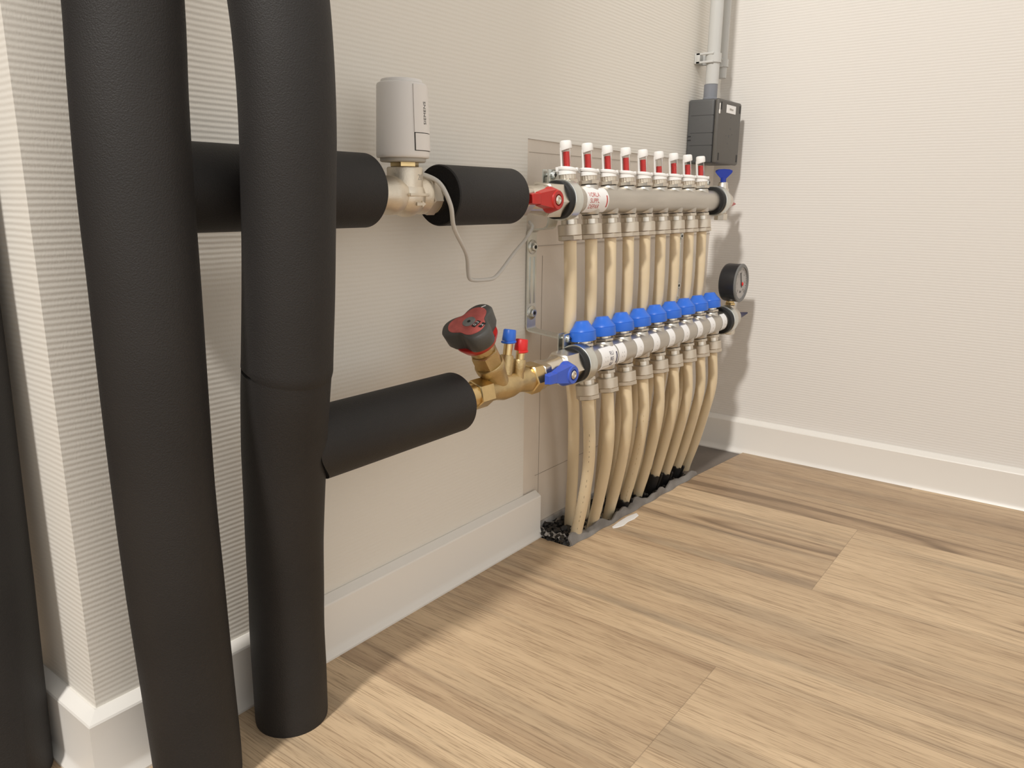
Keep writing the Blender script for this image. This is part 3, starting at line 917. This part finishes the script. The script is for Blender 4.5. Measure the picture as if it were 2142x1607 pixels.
# ---------------------------------------------------------------- far ends: vents and gauge
t = thing('end_valve', 'nickel end piece with blue vent key and red drain key on upper bar', 'valve', (0.565, YU, ZU))
g = G()
g.lathe((0, YU, ZU), (1, 0, 0), [(0.545, .0172), (0.575, .0165), (0.584, .0140), (0.586, .010)], 36)
g.lathe((0.567, YU, ZU), (0, 0, 1), [(.010, .0105), (.0195, .0105), (.0205, .0092), (.0300, .0078), (.0310, .0070)], 28)
g.lathe((0.567, YU, ZU), (0, 0, 1), [(-.0320, .0110), (-.0315, .0118), (-.0215, .0118), (-.0200, .0095), (-.010, .0095)], 8)
obj('body', g, M['nickel'], t)
d = Vector((.42, -.9, 0)).normalized()
g = G().lathe((0.567, YU, ZU), (0, 0, 1), [(.0295, .0048), (.0385, .0048)], 20)
pf = [(-.0045, .037), (.0045, .037), (.0125, .0455), (.0140, .0480), (.0138, .0505), (.0090, .0522), (0, .0528), (-.0090, .0522), (-.0138, .0505), (-.0140, .0480), (-.0125, .0455)]
g.prism(pf, Vector((0.567, YU, ZU)) - Vector((d.y, -d.x, 0)) * .002, d, (0, 0, 1), (d.y, -d.x, 0), .004)
obj('vent_key', g, M['navy'], t, label='dark blue fan-shaped vent key')
g = G().lathe((0, YU, ZU - .005), (1, 0, 0), [(0.584, .0086), (0.590, .0092), (0.596, .0062), (0.624, .0022), (0.629, .0010)], 20)
obj('drain_key', g, M['red'], t, label='red pointed drain key')

t = thing('end_valve', 'nickel end piece with a dark blue drain key below the pressure gauge', 'valve', (0.575, YL, ZL))
g = G()
g.lathe((0, YL, ZL), (1, 0, 0), [(0.552, .0182), (0.582, .0178), (0.590, .0150), (0.592, .010)], 36)
g.lathe((0.571, YL, ZL), (0, 0, 1), [(.012, .0098), (.0225, .0098), (.0235, .0088)], 28)
g.lathe((0.575, YL, ZL), (0, 0, 1), [(-.0290, .0098), (-.0280, .0108), (-.0200, .0108), (-.012, .0090)], 8)
obj('body', g, M['nickel'], t)
g = G().lathe((0, YL, ZL - .001), (1, 0, 0), [(0.590, .0085), (0.606, .0085), (0.612, .0066), (0.655, .0018), (0.660, .0010)], 20)
obj('drain_key', g, M['navy_dark'], t, label='dark blue pointed drain key')

GX, GZ, GR = 0.568, 0.3305, 0.0325
t = thing('pressure_gauge', 'round black pressure gauge with a grey dial at the far end of the lower bar', 'gauge', (GX, YL, .290))
obj('case', G().lathe((GX, -.076, GZ), (0, -1, 0), [(0, GR - .0035), (.002, GR - .001), (.005, GR), (.0245, GR), (.0246, GR - .0010)], 56).pipe((GX, -.076, GZ), (0, -1, 0), .0240, .0290, GR + .0004, GR - .003, 56), M['gauge'], t)
obj('rim', G().pipe((GX, -.076, GZ), (0, -1, 0), .0270, .0305, GR + .0007, GR - .0055, 56, .0012), M['gauge_rim'], t)
dl = obj('dial', G().lathe((GX, -.076, GZ), (0, -1, 0), [(.0250, GR - .004), (.0285, GR - .004)], 48), M['dial'], t)
g = G()
for k in range(28):
    a = math.radians(-135 + 270 * k / 27 + 90)
    r0, r1 = (GR - .011, GR - .0075) if k % 3 == 0 else (GR - .0095, GR - .0075)
    c, s = math.cos(a), math.sin(a)
    h = .0004
    b = len(g.v)
    g.v += [(GX + c * r0 - s * h, -.1048, GZ + s * r0 + c * h), (GX + c * r0 + s * h, -.1048, GZ + s * r0 - c * h), (GX + c * r1 + s * h, -.1048, GZ + s * r1 - c * h), (GX + c * r1 - s * h, -.1048, GZ + s * r1 + c * h)]
    g.f.append((b, b + 1, b + 2, b + 3))
q = text_geo('bar', .007, on_front(GX, GZ - .0145, -.1048)); b = len(g.v); g.v += q.v; g.f += [tuple(b + i for i in f) for f in q.f]
for k, tx in enumerate('0123456'[:7]):
    a = math.radians(225 - 270 * k / 6)
    q = text_geo(tx, .0052, on_front(GX + math.cos(a) * (GR - .0150), GZ + math.sin(a) * (GR - .0150), -.1048)); b = len(g.v); g.v += q.v; g.f += [tuple(b + i for i in f) for f in q.f]
obj('scale', g, M['ink'], dl, smooth=0)
g = G()
g.box((GX - .0008, -.1060, GZ - .008), (GX + .0008, -.1054, GZ + .019))
g.rot((GX, -.1056, GZ), (0, 1, 0), math.radians(-18))
obj('needle', g, M['ink'], t, smooth=0)
g = G().ball((GX + .0045, -.1058, GZ - .002), .0034, (1, .5, 1), 16)
obj('marker', g, M['red_cap'], t, label='small red marker')
obj('stem', G().hexn((0.571, YL, ZL), (0, 0, 1), .0225, .0270, .0090, .0006).lathe((0.571, YL, ZL), (0, 0, 1), [(.0270, .0068), (.0330, .0068)], 20), M['brass'], t, label='brass stem')

# ---------------------------------------------------------------- balancing valve
BC = Vector((-0.0835, YL, 0.2700))
N = Vector((-.552, 0, .834)).normalized()
t = thing('balancing_valve', 'brass balancing valve with a grey and red handwheel on the lower branch', 'valve', BC)
g = G()
g.lathe((0, YL, .2675), (1, 0, 0), [(-.108, .0132), (-.100, .0120), (-.092, .0124), (-.080, .0150), (-.066, .0146), (-.052, .0118), (-.044, .0128), (-.036, .0146), (-.032, .0146)], 36)
g.lathe(BC, N, [(-.004, .0120), (.010, .0132), (.024, .0152), (.0262, .0162), (.0325, .0164), (.0335, .0158)], 36)
a1 = Vector((.17, 0, 1)).normalized()
g.lathe(Vector((-.0735, YL + .001, .270)), a1, [(0, .0085), (.018, .0078), (.030, .0074), (.0318, .0066)], 24)
g.lathe(Vector((-.0560, YL - .004, .268)), a1, [(0, .0072), (.012, .0064), (.014, .0072), (.0255, .0072), (.0268, .0066)], 24)
body = obj('body', g, M['brass_cast'], t)
g = G().hexn((0, YL, .2675), (1, 0, 0), -.1290, -.1070, .0160, .0012, ph=.3)
g.lathe((0, YL, .2675), (1, 0, 0), [(-.160, .0120), (-.1285, .0128)], 24)
obj('end_hexagon', g, M['brass'], t)
g = G().hexn((0, YL, .2675), (1, 0, 0), -.0330, -.0145, .0188, .0016, ph=.12)
obj('end_hexagon', g, M['brass'], t)
g = G().hexn(BC, N, .0325, .0500, .0158, .0010, ph=.2).lathe(BC, N, [(.0495, .0118), (.0520, .0134), (.0630, .0134)], 30)
obj('bonnet', g, M['brass_cast'], t)
# handwheel
e1 = Vector((0, -1, 0)); e2 = Vector((.834, 0, .552)).normalized()
def lobed(r0, amp, n=96, ph=math.radians(90), flat=.30):
    out = []
    for k in range(n):
        a = 2 * PI * k / n
        c = math.cos(3 * (a - ph))
        out.append(r0 + amp * (c + flat * math.cos(6 * (a - ph)) * -1 * .5))
    return out
def wheel_ring(tt, r0, amp):
    rr_ = lobed(r0, amp)
    n = len(rr_)
    return [BC + N * tt + e1 * (math.cos(2 * PI * k / n) * rr_[k]) + e2 * (math.sin(2 * PI * k / n) * rr_[k]) for k in range(n)]
hw = obj('handwheel', G().ring_loft([wheel_ring(.0690, .0190, .0010), wheel_ring(.0700, .0235, .0040), wheel_ring(.0735, .0250, .0060), wheel_ring(.0875, .0256, .0068), wheel_ring(.0900, .0246, .0062), wheel_ring(.0908, .0234, .0055)]), M['grip'], t, smooth=50)
obj('skirt', G().lathe(BC, N, [(.0590, .0150), (.0610, .0185), (.0690, .0232), (.0710, .0232)], 48), M['red'], hw, label='dark red ring under the handwheel')
fc = obj('face_plate', G().ring_loft([wheel_ring(.0900, .0204, .0034), wheel_ring(.0913, .0202, .0034)]), M['red_face'], hw, label='dusty red triangular face')
obj('hub_disc', G().lathe(BC, N, [(.0908, .0072), (.0920, .0070)], 32), M['grip_disc'], fc)
obj('hub_hole', G().lathe(BC, N, [(.0916, .0018), (.0923, .0018)], 16), M['ink'], fc)
def flat_box(ca, cb, ha, hb, t0, t1, ang=0.0):
    ca_, sa_ = math.cos(ang), math.sin(ang)
    g = G(); rings = []
    for tt in (t0, t1):
        rings.append([BC + N * tt + e1 * (ca + x * ca_ - y * sa_) + e2 * (cb + x * sa_ + y * ca_) for x, y in ((-ha, -hb), (ha, -hb), (ha, hb), (-ha, hb))])
    return g.ring_loft(rings)
obj('number_window', flat_box(.0105, -.0015, .0024, .0048, .0910, .0917, -.2), M['ink'], fc, smooth=0)
obj('number_window', flat_box(.0185, -.0020, .0022, .0036, .0910, .0917, -.2), M['ink'], fc, smooth=0)
def on_wheel(ca, cb, tt, ang):
    def f(x, y):
        c, s = math.cos(ang), math.sin(ang)
        return BC + N * tt + e1 * (ca + x * c - y * s) + e2 * (cb + x * s + y * c)
    return f
g = text_geo('0.3', .0055, on_wheel(.0108, -.0015, .0919, 1.35))
q = text_geo('2', .0055, on_wheel(.0187, -.0022, .0919, 1.35)); b = len(g.v); g.v += q.v; g.f += [tuple(b + i for i in f) for f in q.f]
obj('number', g, M['paper'], fc, smooth=0)
obj('minus_mark', flat_box(.0015, .0255, .0005, .0026, .0900, .0912, -.8), M['paper'], hw, smooth=0)
# test points
def test_point(base, m, lab, top, h):
    g = G().lathe(base, a1, [(0, .0050), (h, .0050)], 20)
    o = obj('test_point', g, M['brass'], t, label=lab)
    c = Vector(base) + a1 * h
    obj('cap', G().lathe(c, a1, [(-.0035, .0072), (-.0022, .0076), (.0085, .0070), (.0095, .0062)], 28), m, o)
    sp = [c + a1 * -.0040 + Vector((math.cos(k), math.sin(k), 0)) * .0074 for k in [q * .35 for q in range(int(top[0] / .35), int(top[1] / .35))]]
    sp.append(sp[-1] + (sp[-1] - sp[-2]) * 1.5)
    obj('cap_strap', G().tube(sp, .0014, 8), m, o)
test_point(Vector((-.0735, YL + .001, .270)) + a1 * .030, M['blue'], 'brass test point with a blue cap', (2.6, 6.8), .0205)
test_point(Vector((-.0560, YL - .004, .268)) + a1 * .0255, M['red_cap'], 'brass test point with a red cap', (3.6, 7.2), .0145)

# ---------------------------------------------------------------- junction box and conduits
BX0, BX1, BZ0, BZ1 = 0.540, 0.637, 0.529, 0.632
t = thing('junction_box', 'slate grey junction box on the wall above the far flow meters', 'junction box', ((BX0 + BX1) / 2, 0, BZ0))
g = G().box((BX0, -.0465, BZ0), (BX1, -.0005, BZ1), .0035, 3)
obj('body', g, M['box'], t)
lid = obj('lid', G().box((BX0 - .0004, -.0555, BZ0 - .0004), (BX1 + .0004, -.0470, BZ1 + .0004), .004, 3), M['box_lid'], t)
g = G()
for xx in (BX0 + .008, BX1 - .008):
    for zz in (BZ0 + .011, BZ1 - .011):
        g.box((xx - .0028, -.0558, zz - .0062), (xx + .0028, -.0550, zz + .0062), .0004)
obj('screw_slot', g, M['ink'], lid, smooth=0)
lb = obj('label_sticker', G().box((0.5700, -.0560, 0.6115), (0.6095, -.0550, 0.6245), .0002), M['paper'], lid, smooth=0)
g = G()
rnd = random.Random(5)
xx = .582
while xx < .597:
    w = .0008 + .0012 * rnd.random()
    g.box((xx, -.0563, .6165), (xx + w, -.0559, .6165 + .0020 + .0012 * rnd.random())); xx += w + .0005
obj('print', g, M['act_dark'], lb, smooth=0)
g = G()
for dx, dz, r in ((0, 0, .0026), (.004, .012, .0014), (-.004, -.012, .0014), (.013, .003, .0010), (-.012, 0, .0010), (.003, .030, .0012)):
    g.lathe((.588 + dx, -.0554, .575 + dz), (0, -1, 0), [(0, r), (.0003, r)], 12)
obj('knockout_mark', g, M['box'], lid, smooth=0)
g = G().box((BX0 + .001, -.0562, .6075), (BX0 + .005, -.0500, .6150), .0015).box((BX0 + .0015, -.0562, .613), (BX0 + .0035, -.0515, .6245), .0009)
obj('paint_drip', g, M['caulk'], lid, label='white paint drip on the lid edge')
g = G()
for zz in (.578, .558, .606):
    g.box((BX0 - .0002, -.046, zz), (BX0 + .002, -.006, zz + .0005))
g.box((BX0 - .0003, -.008, .566), (BX0 + .002, -.0025, .568)); g.box((BX0 - .0003, -.008, .572), (BX0 + .002, -.0025, .574))
obj('side_line', g, M['ink'], t, smooth=0)
t = obj('cable_gland', G().lathe((.5630, -.028, 0), (0, 0, 1), [(BZ1 - .001, .0120), (BZ1 + .003, .0122), (BZ1 + .004, .0112), (BZ1 + .0245, .0112)], 28), M['gland'], at=(.563, -.028, BZ1))
tag(t, 'blue-grey cable gland between the junction box and the thicker conduit', 'gland')
t = obj('conduit', G().lathe((.5655, -.028, 0), (0, 0, 1), [(.657, .0102), (.6575, .0108), (2.4, .0108)], 32), M['conduit'], at=(.5655, -.028, .657))
tag(t, 'thicker pale grey conduit rising from the junction box', 'conduit', 'grey conduits in the corner')
t = obj('conduit', G().lathe((.6285, -.018, 0), (0, 0, 1), [(.675, .0074), (.6755, .0078), (2.4, .0078)], 28), M['conduit'], at=(.6285, -.018, .675))
tag(t, 'thinner pale grey conduit ending in mid-air close to the corner', 'conduit', 'grey conduits in the corner')
def clip(x, y, r, z0, z1, lab):
    t = thing('conduit_clip', lab, 'clip', (x, 0, z0), 'clips on the grey conduits')
    g = G()
    g.box((x - r - .003, -.0045, z0), (x + r + .003, -.0003, z1), .0008)
    g.box((x - r - .003, y - r * .5, z0), (x - r - .0002, -.003, z0 + .0035), .0006)
    g.box((x - r - .003, y - r * .5, z1 - .0035), (x - r - .0002, -.003, z1), .0006)
    g.box((x + r + .0002, y - r * .5, z0), (x + r + .003, -.003, z1), .0006)
    g.box((x - r - .003, -.010, z0), (x - r - .0002, -.003, z1), .0006)
    obj('saddle', g, M['conduit'], t)
    obj('hoop', G().pipe((x, y, 0), (0, 0, 1), z0 + .001, z1 - .001, r + .0022, r + .0001, 32), M['conduit'], t)
clip(.5655, -.028, .0108, .690, .7065, 'pale grey clip holding the thicker conduit to the wall')
clip(.6285, -.018, .0078, .692, .7065, 'small pale grey clip holding the thinner conduit')

# ---------------------------------------------------------------- floor gap: debris, foam strip, filler
rnd = random.Random(11)
g = G()
def chunk(c, s):
    bm = bmesh.new()
    bmesh.ops.create_icosphere(bm, subdivisions=1, radius=1)
    for v in bm.verts:
        v.co = v.co * (0.6 + .7 * rnd.random())
        v.co = Vector((v.co.x * s * 1.2 + c[0], v.co.y * s + c[1], v.co.z * s * .8 + c[2]))
    g.bm(bm)
FEET = [(PU + DU * i + .077 * (1 - i * .085) - .0029 * i, YU + .033) for i in range(9)] + [(PL + DL * i + .046 - .0044 * i, YL + .034) for i in range(9)]
for k in range(1100):
    x = XA + .002 + (.372) * rnd.random() ** 1.35
    yf = -.064 - (x - XA) * .045
    y = yf + .004 + (-.002 - yf) * rnd.random()
    s = .0015 + .0042 * rnd.random() ** 2
    if min((x - a) ** 2 + (y - b) ** 2 for a, b in FEET) < (.0082 + s) ** 2: continue
    zz = -.010 + .012 * rnd.random() + .008 * max(0, 1 - abs(x - .13) / .05)
    chunk((x, y, zz), s)
tag(obj('debris', g, M['debris'], smooth=30), 'dark crumbly debris filling the floor gap around the pipe feet', 'debris', kind='stuff')

g = G(); rows = []
for a in range(15):
    row = []
    for b_ in range(11):
        x = XA + .001 + .042 * b_ / 10; y = -.048 + .046 * a / 14 - .01 * b_ / 10 * 0
        row.append((x, y, .0025 + .0045 * abs(math.sin(a * 1.3 + b_ * .9)) * abs(math.cos(b_ * 1.1 - a * .6)) + .003 * rnd.random()))
    rows.append(row)
keep = G().sheet([r[:5] for r in rows])
tag(obj('plastic_film', keep, M['film'], smooth=20), 'crumpled clear plastic film at the end of the left baseboard', 'film')

g = G(); rings = []
NS = 90
for k in range(NS + 1):
    f = k / NS
    x = XA + .004 + .374 * f
    y = -.0655 - .0185 * max(0, (x - XA)) / .365 + .0012 * math.sin(f * 40)
    notch = abs(math.sin(f * 21 + .6)) ** 0.7
    h = .0045 + .0105 * notch * (.75 + .25 * math.sin(f * 67)) * (1.0 if f < .75 else .7)
    lean = .004 + .004 * math.sin(f * 17)
    rings.append([(x, y + .0025, -.004), (x, y - .0015, .0004), (x, y - .0012 + lean * .35, h * .55), (x, y + lean, h), (x, y + lean + .0026, h - .0006), (x, y + .0030, h * .4)])
g.ring_loft(rings)
tag(obj('foam_edge_strip', g, M['strip'], at=(XA, -.065, 0), smooth=45), 'torn grey foam edge strip along the floor in front of the pipes', 'edge strip')

g = G()
pts = [(.200, -.078), (.222, -.0765), (.250, -.0772), (.268, -.082), (.262, -.089), (.246, -.0905), (.230, -.088), (.214, -.0895), (.202, -.086), (.196, -.082)]
g.ring_loft([[(x, y, 0.0002) for x, y in pts], [(x + (.232 - x) * .1, y + (-.083 - y) * .15, .0009) for x, y in pts]])
tag(obj('filler_smear', g, M['caulk'], at=(.23, -.083, 0), smooth=0), 'white filler smear on the floor beside the foam strip', 'filler')
